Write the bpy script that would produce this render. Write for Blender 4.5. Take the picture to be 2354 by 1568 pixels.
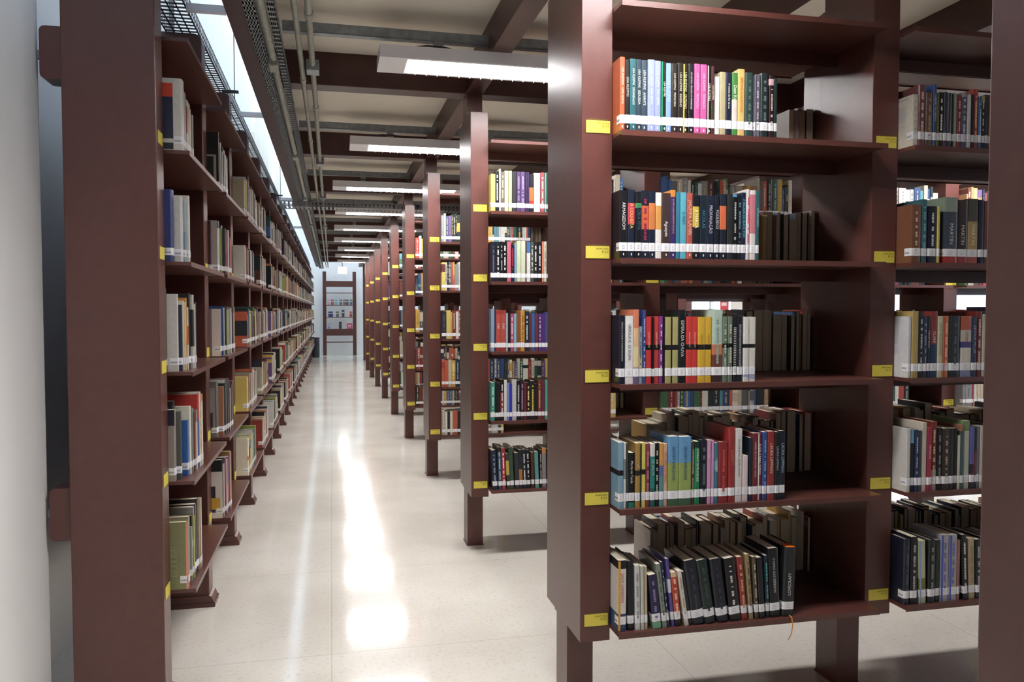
import bpy, math, random
from mathutils import Matrix, Vector
for o in list(bpy.data.objects): bpy.data.objects.remove(o)
scene = bpy.context.scene
COL = scene.collection
R_ = math.radians
# ------------------------------------------------------------------ camera, world, exposure
cd = bpy.data.cameras.new('camera'); cam = bpy.data.objects.new('camera', cd); COL.objects.link(cam)
cd.sensor_width = 36.0; cd.lens = 36.0*1832.8/2354; cd.clip_start = .02; cd.clip_end = 200
cam.location = (0, 0, 1.2888); cam.rotation_euler = (R_(90-2.184), 0, R_(-12.7469))
scene.camera = cam
world = bpy.data.worlds.new('World'); scene.world = world; world.use_nodes = True
bg = world.node_tree.nodes['Background']; bg.inputs[0].default_value = (.64, .80, 1.0, 1); bg.inputs[1].default_value = 3.3
vs = scene.view_settings; vs.view_transform = 'Standard'; vs.look = 'None'; vs.gamma = 1; vs.use_curve_mapping = False
vs.exposure = .24
cy = scene.cycles
cy.use_denoising = True; cy.max_bounces = 9; cy.diffuse_bounces = 5; cy.glossy_bounces = 4; cy.transmission_bounces = 4; cy.transparent_max_bounces = 8
cy.sample_clamp_indirect = 8; cy.caustics_reflective = False; cy.caustics_refractive = False
LAMP = 66.0        # radiance of the fluorescent openings
# ------------------------------------------------------------------ materials
def lin(h):
    v = [int(h[i:i+2], 16)/255 for i in (0, 2, 4)]
    return tuple(c/12.92 if c <= .04045 else ((c+.055)/1.055)**2.4 for c in v)
def mat(name, hexc=None, rough=.5, metal=0, emit=0, noise=0, nscale=40, attr=None, spec=.5, bump=0, coat=0, stretch=(1, 1, 1)):
    m = bpy.data.materials.new(name); m.use_nodes = True; nt = m.node_tree; b = nt.nodes['Principled BSDF']
    b.inputs['Roughness'].default_value = rough; b.inputs['Metallic'].default_value = metal
    b.inputs['Specular IOR Level'].default_value = spec
    if coat: b.inputs['Coat Weight'].default_value = coat; b.inputs['Coat Roughness'].default_value = .08
    src = None
    if attr:
        a = nt.nodes.new('ShaderNodeAttribute'); a.attribute_name = attr; src = a.outputs['Color']
    else:
        b.inputs['Base Color'].default_value = (*lin(hexc), 1)
    if noise or bump:
        tc = nt.nodes.new('ShaderNodeTexCoord'); mp = nt.nodes.new('ShaderNodeMapping'); mp.inputs['Scale'].default_value = stretch
        nz = nt.nodes.new('ShaderNodeTexNoise'); nz.inputs['Scale'].default_value = nscale; nz.inputs['Detail'].default_value = 4
        nt.links.new(tc.outputs['Object'], mp.inputs[0]); nt.links.new(mp.outputs[0], nz.inputs['Vector'])
        if noise:
            mr = nt.nodes.new('ShaderNodeMapRange'); mr.inputs[1].default_value = .3; mr.inputs[2].default_value = .7
            mr.inputs[3].default_value = 1-noise; mr.inputs[4].default_value = 1+noise
            nt.links.new(nz.outputs['Fac'], mr.inputs[0])
            mx = nt.nodes.new('ShaderNodeVectorMath'); mx.operation = 'SCALE'
            if src: nt.links.new(src, mx.inputs[0])
            else: mx.inputs[0].default_value = lin(hexc)
            nt.links.new(mr.outputs[0], mx.inputs['Scale']); nt.links.new(mx.outputs[0], b.inputs['Base Color'])
        if bump:
            bp = nt.nodes.new('ShaderNodeBump'); bp.inputs['Strength'].default_value = bump; bp.inputs['Distance'].default_value = .002
            nt.links.new(nz.outputs['Fac'], bp.inputs['Height']); nt.links.new(bp.outputs[0], b.inputs['Normal'])
    elif src: nt.links.new(src, b.inputs['Base Color'])
    if emit:
        b.inputs['Emission Color'].default_value = (*lin(hexc), 1); b.inputs['Emission Strength'].default_value = emit
    return m
M = {}
M['paint'] = mat('brown_paint', '56312b', .34, noise=.08, nscale=26, bump=.05, spec=.6)
M['beam'] = mat('brown_beam_paint', '4a2b27', .42, noise=.10, nscale=12)
M['wall'] = mat('wall_plaster', 'eeedea', .62, noise=.03, nscale=3, bump=.1)
M['ceil'] = mat('ceiling_plaster', 'f0eadd', .8, noise=.05, nscale=2.5, bump=.15)
M['galv'] = mat('galvanised_steel', '9aa2a8', .45, metal=.35, noise=.20, nscale=30)
M['conduit'] = mat('grey_conduit', 'aaaca2', .45, metal=.12, noise=.10, nscale=18)
M['tray'] = mat('perforated_tray_steel', '8e9498', .45, metal=.3, noise=.1)
M['darksteel'] = mat('dark_steel', '3a3b3c', .5, metal=.3)
M['white'] = mat('white_enamel', 'f2f3fa', .38)
M['lampw'] = mat('fluorescent_opening', 'fbf9fa', .5, emit=LAMP)
M['globe'] = mat('glowing_globe', 'fff6ee', .4, emit=9)
M['louver'] = mat('louver_blades', 'f0eeea', .3, metal=.2)
M['cloth'] = mat('book_cover', None, .36, attr='Col', noise=.06, nscale=60)
M['pages'] = mat('book_pages', 'ded3ba', .85, noise=.14, nscale=120, stretch=(14, .25, .25))
M['label'] = mat('white_call_label', 'e9e8ea', .55)
M['card'] = mat('yellow_card', 'd6c64e', .5)
M['ink'] = mat('olive_ink', '6f6410', .7)
M['print'] = mat('cover_print', None, .5, attr='Col')
M['blackcloth'] = mat('black_plastic', '1a1b1e', .5)
m = bpy.data.materials.new('window_glass'); m.use_nodes = True; nt = m.node_tree; nt.nodes.clear()    # thin clear pane
_o = nt.nodes.new('ShaderNodeOutputMaterial'); _m = nt.nodes.new('ShaderNodeMixShader'); _t = nt.nodes.new('ShaderNodeBsdfTransparent'); _g = nt.nodes.new('ShaderNodeBsdfGlossy'); _g.inputs['Roughness'].default_value = .02
_m.inputs[0].default_value = .06; nt.links.new(_t.outputs[0], _m.inputs[1]); nt.links.new(_g.outputs[0], _m.inputs[2]); nt.links.new(_m.outputs[0], _o.inputs[0])
M['glass'] = m
M['frame'] = mat('window_frame_white', 'c8ccd0', .5)
def text_mat(h, cache={}):
    if h not in cache: cache[h] = mat('lettering_'+h, h, .5)
    return cache[h]
# terrazzo floor: cream chips, dark joints on a 1.25 m grid, polished
m = bpy.data.materials.new('terrazzo_floor'); m.use_nodes = True; nt = m.node_tree; b = nt.nodes['Principled BSDF']; N = nt.nodes.new; L = nt.links.new
tc = N('ShaderNodeTexCoord')
n1 = N('ShaderNodeTexNoise'); n1.inputs['Scale'].default_value = 1.6; n1.inputs['Detail'].default_value = 5
n2 = N('ShaderNodeTexVoronoi'); n2.inputs['Scale'].default_value = 170
n3 = N('ShaderNodeTexNoise'); n3.inputs['Scale'].default_value = 60; n3.inputs['Detail'].default_value = 3
br = N('ShaderNodeTexBrick'); br.offset = 0; br.inputs['Scale'].default_value = 1; br.inputs['Brick Width'].default_value = 1.24; br.inputs['Row Height'].default_value = .98
br.inputs['Mortar Size'].default_value = .0022; br.inputs['Mortar Smooth'].default_value = .3
br.inputs['Color1'].default_value = (1, 1, 1, 1); br.inputs['Color2'].default_value = (1, 1, 1, 1); br.inputs['Mortar'].default_value = (.78, .76, .72, 1)
mp = N('ShaderNodeMapping'); mp.inputs['Location'].default_value = (.01, -.08, 0)
for n in (n1, n2, n3): L(tc.outputs['Object'], n.inputs['Vector'])
L(tc.outputs['Object'], mp.inputs[0]); L(mp.outputs[0], br.inputs['Vector'])
cr = N('ShaderNodeValToRGB'); cr.color_ramp.elements[0].color = (*lin('d3cdc1'), 1); cr.color_ramp.elements[1].color = (*lin('e3ded3'), 1)
cr.color_ramp.elements[0].position = .35; cr.color_ramp.elements[1].position = .65
L(n1.outputs['Fac'], cr.inputs[0])
cr2 = N('ShaderNodeValToRGB'); cr2.color_ramp.elements[0].color = (.62, .6, .57, 1); cr2.color_ramp.elements[1].color = (1, 1, 1, 1)
cr2.color_ramp.elements[0].position = .30; cr2.color_ramp.elements[1].position = .46
L(n3.outputs['Fac'], cr2.inputs[0])
mu = N('ShaderNodeMix'); mu.data_type = 'RGBA'; mu.blend_type = 'MULTIPLY'; mu.inputs[0].default_value = .32
L(cr.outputs[0], mu.inputs[6]); L(cr2.outputs[0], mu.inputs[7])
mu2 = N('ShaderNodeMix'); mu2.data_type = 'RGBA'; mu2.blend_type = 'MULTIPLY'; mu2.inputs[0].default_value = 1
L(mu.outputs[2], mu2.inputs[6]); L(br.outputs[0], mu2.inputs[7]); L(mu2.outputs[2], b.inputs['Base Color'])
b.inputs['Roughness'].default_value = .115; b.inputs['Specular IOR Level'].default_value = .55
M['floor'] = m
# ------------------------------------------------------------------ mesh helpers
class MB:
    def __init__(s): s.v = []; s.f = []; s.c = []
    def box(s, x0, x1, y0, y1, z0, z1, c=None, skip=''):
        n = len(s.v)
        s.v += [(x0, y0, z0), (x1, y0, z0), (x1, y1, z0), (x0, y1, z0), (x0, y0, z1), (x1, y0, z1), (x1, y1, z1), (x0, y1, z1)]
        for k, f in (('b', (0, 3, 2, 1)), ('t', (4, 5, 6, 7)), ('f', (0, 1, 5, 4)), ('r', (1, 2, 6, 5)), ('k', (2, 3, 7, 6)), ('l', (3, 0, 4, 7))):
            if k not in skip: s.f.append(tuple(n+i for i in f)); s.c.append(c)
        return s
    def quad(s, a, b, c, d, col=None):
        n = len(s.v); s.v += [a, b, c, d]; s.f.append((n, n+1, n+2, n+3)); s.c.append(col); return s
    def prism(s, prof, a0, a1, axis, c=None):
        """closed profile of (p,q) swept from a0 to a1 along axis"""
        n = len(s.v); k = len(prof)
        mk = {'x': lambda p, q, a: (a, p, q), 'y': lambda p, q, a: (p, a, q), 'z': lambda p, q, a: (p, q, a)}[axis]
        for a in (a0, a1): s.v += [mk(p, q, a) for p, q in prof]
        for i in range(k):
            j = (i+1) % k; s.f.append((n+i, n+j, n+k+j, n+k+i)); s.c.append(c)
        s.f.append(tuple(n+i for i in reversed(range(k)))); s.c.append(c)
        s.f.append(tuple(n+k+i for i in range(k))); s.c.append(c); return s
    def tube(s, pts, r, seg=10, c=None, cap=True):
        n0 = len(s.v); P = [Vector(p) for p in pts]
        for i, p in enumerate(P):
            d = (P[min(i+1, len(P)-1)]-P[max(i-1, 0)]).normalized()
            u = d.cross(Vector((0, 0, 1)));  u = u if u.length > .1 else d.cross(Vector((1, 0, 0)))
            u.normalize(); w = d.cross(u)
            for k in range(seg):
                a = 2*math.pi*k/seg; q = p+(u*math.cos(a)+w*math.sin(a))*r; s.v.append(tuple(q))
        for i in range(len(P)-1):
            for k in range(seg):
                a = n0+i*seg+k; b_ = n0+i*seg+(k+1) % seg; s.f.append((a, b_, b_+seg, a+seg)); s.c.append(c)
        if cap:
            s.f.append(tuple(n0+k for k in reversed(range(seg)))); s.c.append(c)
            e = n0+(len(P)-1)*seg; s.f.append(tuple(e+k for k in range(seg))); s.c.append(c)
        return s
    def add(s, o, mtx=None):
        n = len(s.v); s.v += [tuple(mtx @ Vector(v)) for v in o.v] if mtx else list(o.v)
        s.f += [tuple(i+n for i in f) for f in o.f]; s.c += o.c; return s
    def mesh(s, name, mats, smooth=False, fm=None):
        me = bpy.data.meshes.new(name); me.from_pydata(s.v, [], s.f)
        for m_ in (mats if isinstance(mats, (list, tuple)) else [mats]): me.materials.append(M[m_] if isinstance(m_, str) else m_)
        if any(c is not None for c in s.c):
            at = me.attributes.new('Col', 'FLOAT_COLOR', 'FACE')
            buf = []
            for c in s.c: buf += [*(c or (.5, .5, .5)), 1.0]
            at.data.foreach_set('color', buf)
        if fm: me.polygons.foreach_set('material_index', fm)
        if smooth: me.polygons.foreach_set('use_smooth', [True]*len(me.polygons))
        me.update(); return me
    def obj(s, name, mats, parent=None, smooth=False, bevel=0, **kw):
        return mobj(name, s.mesh(name, mats, smooth), parent, bevel=bevel, **kw)
def mobj(name, me, parent=None, loc=None, bevel=0):
    o = bpy.data.objects.new(name, me); COL.objects.link(o)
    if parent: o.parent = parent
    if loc: o.location = loc
    if bevel:
        b_ = o.modifiers.new('edge', 'BEVEL'); b_.width = bevel; b_.segments = 2; b_.limit_method = 'ANGLE'
    return o
def tag(o, label, cat, group=None, kind=None):
    o['label'] = label; o['category'] = cat
    if group: o['group'] = group
    if kind: o['kind'] = kind
    return o
def struct(o, label=None):
    o['kind'] = 'structure'
    if label: o['label'] = label
    return o
def empty(name, loc=(0, 0, 0), rz=0):
    o = bpy.data.objects.new(name, None); COL.objects.link(o); o.location = loc; o.rotation_euler = (0, 0, rz); o.empty_display_size = .05; return o
# ------------------------------------------------------------------ dimensions
XA, T, Y0, S, D = .7128, .0934, 2.2334, 1.8918, .3893    # right bookcases: aisle face, upright width, first front face, spacing, depth
BAY, PR, PITCH, ZS = .8702, .076, .3635, .337            # clear bay, shelf overhang, shelf pitch, lowest shelf underside
PZ0, PZ1, NB, NR = .3004, 2.3236, 4, 9
XL, YL, SL, WL, TL, PRL = -.5294, 2.6968, .9376, .2681, .1063, .0801   # wall bookcase
NL = 21
XW, ZB, ZC = -1.005, 2.452, 2.622                       # left wall, beam underside, ceiling
XN, YN = -.872, 2.745                                    # thicker stretch of the left wall, up to the first upright
XR, YE, YC, YB = 7.2, 23.95, 21.9, -1.6                  # right wall, end wall, ceiling end, wall behind
# ------------------------------------------------------------------ room shell
struct(MB().box(XW-.3, XR+.3, YB-.2, YE+.3, -.2, 0).obj('floor', 'floor'))
struct(MB().box(XW-.25, XW, 2.5, YE, 0, 7).obj('wall_left', 'wall'))
rc = .012; q = [(XN-.35, YB), (XN, YB)]+[(XN-rc+rc*math.cos(R_(t)), YN-rc+rc*math.sin(R_(t))) for t in range(0, 91, 9)]+[(XN-.35, YN)]
wn = struct(MB().prism(q, 0, 7, 'z').obj('wall_left_near', 'wall'))
for p_ in wn.data.polygons: p_.use_smooth = 1 < p_.index < 12
struct(MB().box(XW-.25, XR+.2, YE, YE+.25, 0, 7).obj('wall_end', 'wall'))
struct(MB().box(XW-.25, XR+.2, YB-.2, YB, 0, 7).obj('wall_back', 'wall'))
struct(MB().box(1.2, XR+.2, YB, YC-.6, 5.3, 5.5).obj('roof', 'wall'))  # unseen slab, added to cut the sky light reaching the upper left wall
w = MB()                                                  # right wall with a band of windows
WIN = [(i*2.4+YB+.7, i*2.4+YB+2.6) for i in range(10)]
w.box(XR, XR+.2, YB, YE, 0, .95).box(XR, XR+.2, YB, YE, 2.2, 7)
ys = [YB]+[v for p in WIN for v in p]+[YE]
for i in range(0, len(ys), 2): w.box(XR, XR+.2, ys[i], ys[i+1], .95, 2.2)
struct(w.obj('wall_right', 'wall'))
for i, (a, c) in enumerate(WIN):
    f = MB()
    f.box(XR+.06, XR+.12, a, a+.05, .95, 2.2).box(XR+.06, XR+.12, c-.05, c, .95, 2.2).box(XR+.06, XR+.12, a, c, .95, 1.0).box(XR+.06, XR+.12, a, c, 2.15, 2.2)
    f.box(XR+.06, XR+.12, (a+c)/2-.025, (a+c)/2+.025, 1.0, 2.15)
    wo = struct(f.obj('window_%d' % (i+1), 'frame'))
    MB().box(XR+.085, XR+.091, a+.05, c-.05, 1.0, 2.15).obj('pane', 'glass', wo)
struct(MB().box(-.345, XR, YB, YC, ZC, ZC+.28).obj('ceiling', 'ceil'))
# longitudinal edge beam (an I-section) and joists
e = MB(); e.box(-.392, -.322, YB, YC, ZB, ZB+.014).box(-.392, -.322, YB, YC, ZC-.014, ZC+.3).box(-.364, -.350, YB, YC, ZB+.014, ZC-.014)
struct(e.obj('ceiling_edge_beam', 'beam'))
for k in range(-2, 10):
    y = Y0+k*S+.148
    if y+.12 > YC: continue
    struct(MB().box(-.322, XR, y, y+.119, ZB, ZC).obj('ceiling_cross_beam', 'beam', bevel=.003))
for j in range(0, 7):
    x = XA+j*(BAY+T)
    q = MB(); q.box(x-.0, x+.093, YB, YC, ZB+.004, ZB+.018).box(x+.008, x+.085, YB, YC, ZB+.018, ZC)
    struct(q.obj('ceiling_long_beam', 'beam'))
struct(MB().box(.80, .92, 21.0, 21.14, 0, ZC).box(.79, .93, 20.99, 21.15, 0, .012).obj('column', 'paint', bevel=.004))
# ------------------------------------------------------------------ right-hand double-sided bookcases
def upright_mb():                                         # origin: front lower aisle-side corner of the panel
    m_ = MB(); z0, z1 = PZ0, PZ1
    prof = [(0, 0), (T, 0), (T, D), (.004, D), (.004, D*.72), (0, D*.715)]
    m_.prism(prof, z0, z1, 'z'); return m_
ME = {}
ME['upright'] = upright_mb().mesh('upright', 'paint')
q = MB().box(.004, T-.004, .148, .267, 0, ZB+.002); q.box(-.0, T, .144, .271, 0, .006)
ME['post'] = q.mesh('post', 'paint')
def shelf_mb(w_, side):
    m_ = MB()
    if side == 0: ya, yb, yl = -PR, D/2-.004, D/2-.004
    else: ya, yb, yl = D/2+.004, D+PR, D/2+.004
    m_.box(0, w_, ya, yb, 0, .012)
    if side == 0: m_.box(0, w_, yb-.003, yb, -.040, 0).box(0, w_, ya, ya+.003, -.004, 0)
    else: m_.box(0, w_, ya, ya+.003, -.040, 0).box(0, w_, yb-.003, yb, -.004, 0)
    return m_
_w = BAY-.002
ME['shelfF'] = shelf_mb(_w, 0).mesh('shelf', 'paint'); ME['shelfB'] = shelf_mb(_w, 1).mesh('shelf', 'paint')
CW, CH = .073, .036
ME['card'] = MB().box(-CW/2, CW/2, -.0016, 0, -CH/2, CH/2).mesh('shelf_card', 'card')
ME['cardlines'] = MB().box(-.026, .026, -.0021, -.0017, .009, .0115).box(-.004, .026, -.0021, -.0017, -.003, -.0005).box(.010, .026, -.0021, -.0017, -.0145, -.012).mesh('card_lettering', 'ink')
TXT = {}
def text_obj(name, body, size, m_, parent, mtx, align='CENTER', sx=1.0):
    key = (body, align, m_.name)
    if key not in TXT:                                    # typeset once at unit size, then keep it as a mesh
        cu = bpy.data.curves.new(name, 'FONT'); cu.body = body; cu.size = 1; cu.align_x = align; cu.align_y = 'CENTER'; cu.resolution_u = 2
        to = bpy.data.objects.new('t', cu); COL.objects.link(to); bpy.context.view_layer.update()
        TXT[key] = bpy.data.meshes.new_from_object(to.evaluated_get(bpy.context.evaluated_depsgraph_get()))
        TXT[key].materials.clear(); TXT[key].materials.append(m_); TXT[key].name = name
        bpy.data.objects.remove(to); bpy.data.curves.remove(cu)
    o = bpy.data.objects.new(name, TXT[key]); COL.objects.link(o); o.parent = parent
    o.matrix_local = mtx @ Matrix.Diagonal((size*sx, size, size, 1)); return o
ORD = ['first', 'second', 'third', 'fourth', 'fifth', 'sixth', 'seventh', 'eighth', 'ninth']
for k in range(-1, NR):
    yk = Y0+k*S+(.0275 if k < 0 else 0)
    root = empty('bookcase', (XA, yk, 0))
    lab = ('empty brown steel bookcase whose plain end panel fills the right edge of the photo' if k < 0 else
           'brown steel bookcase with gaps beside its books, closest complete one right of the aisle' if k == 0 else
           'brown double-sided bookcase, %s in the row right of the aisle, yellow cards on post' % ORD[k])
    tag(root, lab, 'bookcase', 'double-sided bookcases right of the aisle')
    nb = NB if k >= 0 else 3
    for j in range(nb+1):
        x = j*(BAY+T)
        u = mobj('upright', ME['upright'], root, (x, 0, 0), bevel=.0035 if k < 2 else 0); p = mobj('post', ME['post'], root, (x, 0, 0))
        if k >= 0 and (j < 2 or k < 4):
            for lv in range(5):
                z = .3664+lv*.3645
                cx = T*.53
                if k <= 1 and j <= 1:
                    cd_ = mobj('shelf_card', ME['card'], root, (x+cx, 0, z))
                    text_obj('card_lettering', 'literatura norte-\namericana\n813.5', .0098, M['ink'], cd_, Matrix.Translation((.0335, -.0019, .0112)) @ Matrix.Rotation(R_(90), 4, 'X'), 'RIGHT', .95)
                else:
                    cd_ = mobj('shelf_card', ME['card'], root, (x+cx, 0, z)); mobj('card_lettering', ME['cardlines'], cd_, (0, 0, 0))
        if j < nb:
            for lv in range(6):
                a_ = mobj('shelf', ME['shelfF'], root, (x+T+.001, 0, ZS+lv*PITCH))
                b_ = mobj('shelf', ME['shelfB'], root, (x+T+.001, 0, ZS+lv*PITCH))
# ------------------------------------------------------------------ wall bookcase, left of the aisle
ZL = ZS+.010
wb = empty('bookcase', (XL, YL, 0))
tag(wb, 'long single-sided brown steel bookcase along the left wall, full of books', 'bookcase')
u_ = MB(); h_ = 2.462; rr = .03
prof = [(-WL, .0), (0, 0), (0, h_-rr)]+[(-rr+rr*math.cos(a), h_-rr+rr*math.sin(a)) for a in [R_(t) for t in (15, 30, 45, 60, 75, 90)]]+[(-WL, h_)]
u_.prism(prof, 0, TL, 'y')
ME['uprightL'] = u_.mesh('upright', 'paint')
ft = MB().box(-WL, .024, -.010, TL+.010, 0, .018).prism([(-WL, .018), (.020, .018), (.010, .045), (0, .050), (-WL, .050)], -.006, TL+.006, 'y')
ME['footL'] = ft.mesh('foot', 'paint')
sl = MB(); w_ = SL-TL-.002
sl.box(-WL+.012, PRL, 0, w_, 0, .012).box(-WL+.012, -WL+.015, 0, w_, -.035, 0).box(PRL-.003, PRL, 0, w_, -.004, 0)
ME['shelfL'] = sl.mesh('shelf', 'paint')
ME['backL'] = MB().box(-WL, -WL+.006, 0, w_, .34, 2.30).mesh('back_panel', 'paint')
ME['cardL'] = MB().box(0, .0016, -.035, .035, -.02, .02).mesh('shelf_card', 'card')
ME['holder'] = MB().quad((0, -.04, -.024), (.010, .035, -.024), (.010, .035, .022), (0, -.04, .022)).mesh('card_holder', 'label')
rest = MB()
for j in range(NL+1):
    u = mobj('upright', ME['uprightL'], wb, (0, j*SL, 0), bevel=.003 if j < 3 else 0)
    mobj('foot', ME['footL'], wb, (0, j*SL, 0))
    for lv in range(5):
        if j < 10: mobj('shelf_card', ME['cardL'], wb, (.0005, j*SL+TL*.5, .3764+lv*.3655))
    if j < NL:
        mobj('back_panel', ME['backL'], wb, (0, j*SL+TL+.001, 0))
        for lv in range(6):
            if j < 15: mobj('shelf', ME['shelfL'], wb, (0, j*SL+TL+.001, ZL+lv*PITCH))
            else: rest.add(sl, Matrix.Translation((0, j*SL+TL+.001, ZL+lv*PITCH)))
ro = rest.obj('shelf', 'paint', wb); ro['kind'] = 'stuff'
for z0, z1 in ((1.995, 2.155), (.57, .735)):               # brackets that tie the first upright to the wall
    m_ = MB(); x0, x1 = -WL-.062, -WL+.004; r_ = .016
    pr = [(x1, z0), (x1, z1)]+[(x0+r_-r_*math.sin(R_(t)), z1-r_+r_*math.cos(R_(t))) for t in (0, 30, 60, 90)]+[(x0+r_-r_*math.cos(R_(t)), z0+r_-r_*math.sin(R_(t))) for t in (0, 30, 60, 90)]
    m_.prism(pr, .012, .10, 'y'); bk = m_.obj('wall_bracket', 'paint', wb)
    MB().box(x0-.048, x0+.001, .035, .060, (z0+z1)/2-.012, (z0+z1)/2+.012).obj('bracket_bolt', 'galv', bk)
# ------------------------------------------------------------------ books
PAL = ['1a1c20', '1c2436', '20242c', '2a3038', 'd8d2c2', 'e4e0d4', 'c9bb98', 'b8ae94', '8c2a2c', 'b03a30', 'c8583a', '6a3a30', '2c4a78', '3c68a8', '23395c', '2e5c4c', '3c6a48', 'd8a63c', 'e0c45c', '6a4a80', '8c8c90', '5a5c60', 'cfd0cc', 'a87c54', '4c8c98', 'e8dcc0', '1e3030', 'c8b8a8']
PALL = PAL+['d8d2c2', 'e4e0d4', 'cfc8b8', 'b8ae94', 'c9bb98', 'a8a498', 'd8d0c0', '1c1c1e', '1c2436', 'e08040', '9ab048']
COLN = {'black': '181a1e', 'charcoal': '303236', 'dark navy': '1a2236', 'navy': '24325c', 'blue': '3458a0', 'sky-blue': '6ca4d4', 'periwinkle': '8b97d2', 'teal': '2a7080', 'turquoise': '48b0c8', 'dark teal': '1c4850', 'dark green': '243c34', 'green': '2c8a50', 'sage green': '6b7e68', 'pale green': 'c4d4a8', 'lime green': '9ab048', 'olive': '706c30', 'khaki': 'b2aa62', 'yellow': 'e4cc40', 'golden': 'dca030', 'orange': 'd8683a', 'brick-red': 'b84a3a', 'red': 'cc2c30', 'dark red': '8c2a2c', 'maroon': '50222a', 'pink': 'd070a8', 'crimson': 'b82850', 'pale pink': 'e8ccc8', 'purple': '5c3080', 'dark purple': '302448', 'plum': '6e3a50', 'lavender': 'b0a8c8', 'brown': '6b4838', 'dark brown': '3a2820', 'tan': 'b8a078', 'beige': 'd0c4a4', 'cream': 'e6dfcc', 'white': 'ebe9e6', 'light grey': 'bcbcbc', 'grey': '84868a', 'slate': '3c4c5c', 'greyish green': '8a9284'}
def cname(h):
    r = [int(h[i:i+2], 16) for i in (0, 2, 4)]
    return min(COLN, key=lambda n: sum((a-int(COLN[n][i:i+2], 16))**2*w for a, i, w in zip(r, (0, 2, 4), (3, 4, 2))))
ROWNAME = ['bottom row', 'fourth row', 'middle row', 'second row', 'top row']
def book_geo(t, h, d, hexc, blocks, hard=False, side=None, simple=False, lab=True, labh=.024):
    """cover / page / label builders; spine on y=0 facing -y, thickness along +x, standing on z=0"""
    c = lin(hexc); ct = .0028 if hard else .0012
    ins = .003 if hard else .0
    cov, pg, lb = MB(), MB(), MB()
    bl = []                                                # spine colour bands, from the top
    pos = 0.0
    for a, b_, hx in sorted(blocks):
        if a > pos+1e-6: bl.append((pos, a, c))
        bl.append((a, b_, lin(hx))); pos = b_
    if pos < 1: bl.append((pos, 1, c))
    r = min(.004 if hard else .0016, t*.25)
    if simple:
        for a, b_, cc in bl:
            cov.box(0, t, 0, d, h*(1-b_), h*(1-a), cc, skip='bt')
        cov.quad((0, 0, 0), (0, d, 0), (t, d, 0), (t, 0, 0), c)
        cov.quad((ct, .002, h-.002), (t-ct, .002, h-.002), (t-ct, d, h-.002), (ct, d, h-.002), lin('d8ccb0'))
        cov.quad((ct, d+.0004, .002), (ct, d+.0004, h-.003), (t-ct, d+.0004, h-.003), (t-ct, d+.0004, .002), lin('d8ccb0'))
        if lab:
            z0 = .021; z1 = z0+labh
            cov.quad((0, -.0006, z0), (t, -.0006, z0), (t, -.0006, z1), (0, -.0006, z1), lin('e6e5e6'))
            cov.quad((-.0005, .022, z0), (-.0005, 0, z0), (-.0005, 0, z1), (-.0005, .022, z1), lin('e6e5e6'))
        return cov, None, None
    # spine strip rounded in plan, outer profile swept in bands
    prof = [(0, d), (0, r*1.2), (t*.12+r*.1, r*.25), (t*.3, 0), (t*.7, 0), (t-t*.12-r*.1, r*.25), (t, r*1.2), (t, d)]
    inner = [(ct, d), (ct, r+ct), (t-ct, r+ct), (t-ct, d)]
    for a, b_, cc in bl:
        z0, z1 = h*(1-b_), h*(1-a); n = len(cov.v)
        cov.v += [(x, y, z) for z in (z0, z1) for x, y in prof]; k = len(prof)
        for i in range(k-1):
            own = cc if (0 < i < k-2) else (cc if len(blocks) and not hard else c)
            cov.f.append((n+i, n+i+1, n+k+i+1, n+k+i)); cov.c.append(own)
    n = len(cov.v); k = len(inner)
    cov.v += [(x, y, z) for z in (0, h) for x, y in inner]
    for i in range(k-1): cov.f.append((n+i+1, n+i, n+k+i, n+k+i+1)); cov.c.append(c)
    for z, fl in ((0, 1), (h, 0)):                         # rims top and bottom
        n = len(cov.v); cov.v += [(x, y, z) for x, y in prof]+[(x, y, z) for x, y in inner]
        P_ = [(0, 1, 9, 8), (1, 2, 9), (2, 3, 9), (3, 4, 10, 9), (4, 5, 10), (5, 6, 10), (6, 7, 11, 10)]
        for f in P_: f = tuple(n+i for i in f); cov.f.append(f if fl else f[::-1]); cov.c.append(c)
    for xa, xb in ((0, ct), (t-ct, t)):
        cov.quad((xa, d, 0), (xa, d, h), (xb, d, h), (xb, d, 0), c)
    g = ct*.15
    pg.box(ct+g, t-ct-g, r+ct+.0004, d-ins-.0006, ins+.0006, h-ins-.0008)
    if lab:
        z0 = .021; z1 = z0+labh; e_ = .0005
        lp = [(-e_, .026), (-e_, r*1.2), (t*.12+r*.1, r*.25-e_), (t*.3, -e_), (t*.7, -e_), (t-t*.12-r*.1, r*.25-e_), (t+e_*.2, r*1.2)]
        n = len(lb.v); k = len(lp)
        lb.v += [(x, y, z) for z in (z0, z1) for x, y in lp]
        for i in range(k-1): lb.f.append((n+i, n+i+1, n+k+i+1, n+k+i)); lb.c.append(lin('e9e8ea'))
        if t > .009:                                       # faint shelf-mark lines and the barcode on the wrap
            for q_ in range(3): lb.quad((t*.3, -e_-.0003, z0+.006+q_*.005), (t*.62, -e_-.0003, z0+.006+q_*.005), (t*.62, -e_-.0003, z0+.0069+q_*.005), (t*.3, -e_-.0003, z0+.0069+q_*.005), lin('a8a8b0'))
        for q_ in range(8):
            y_ = .004+q_*.0026; lb.quad((-e_-.0003, y_+.0013, z0+.006), (-e_-.0003, y_, z0+.006), (-e_-.0003, y_, z0+.012), (-e_-.0003, y_+.0013, z0+.012), lin('50506c'))
    return cov, pg, lb
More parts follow.
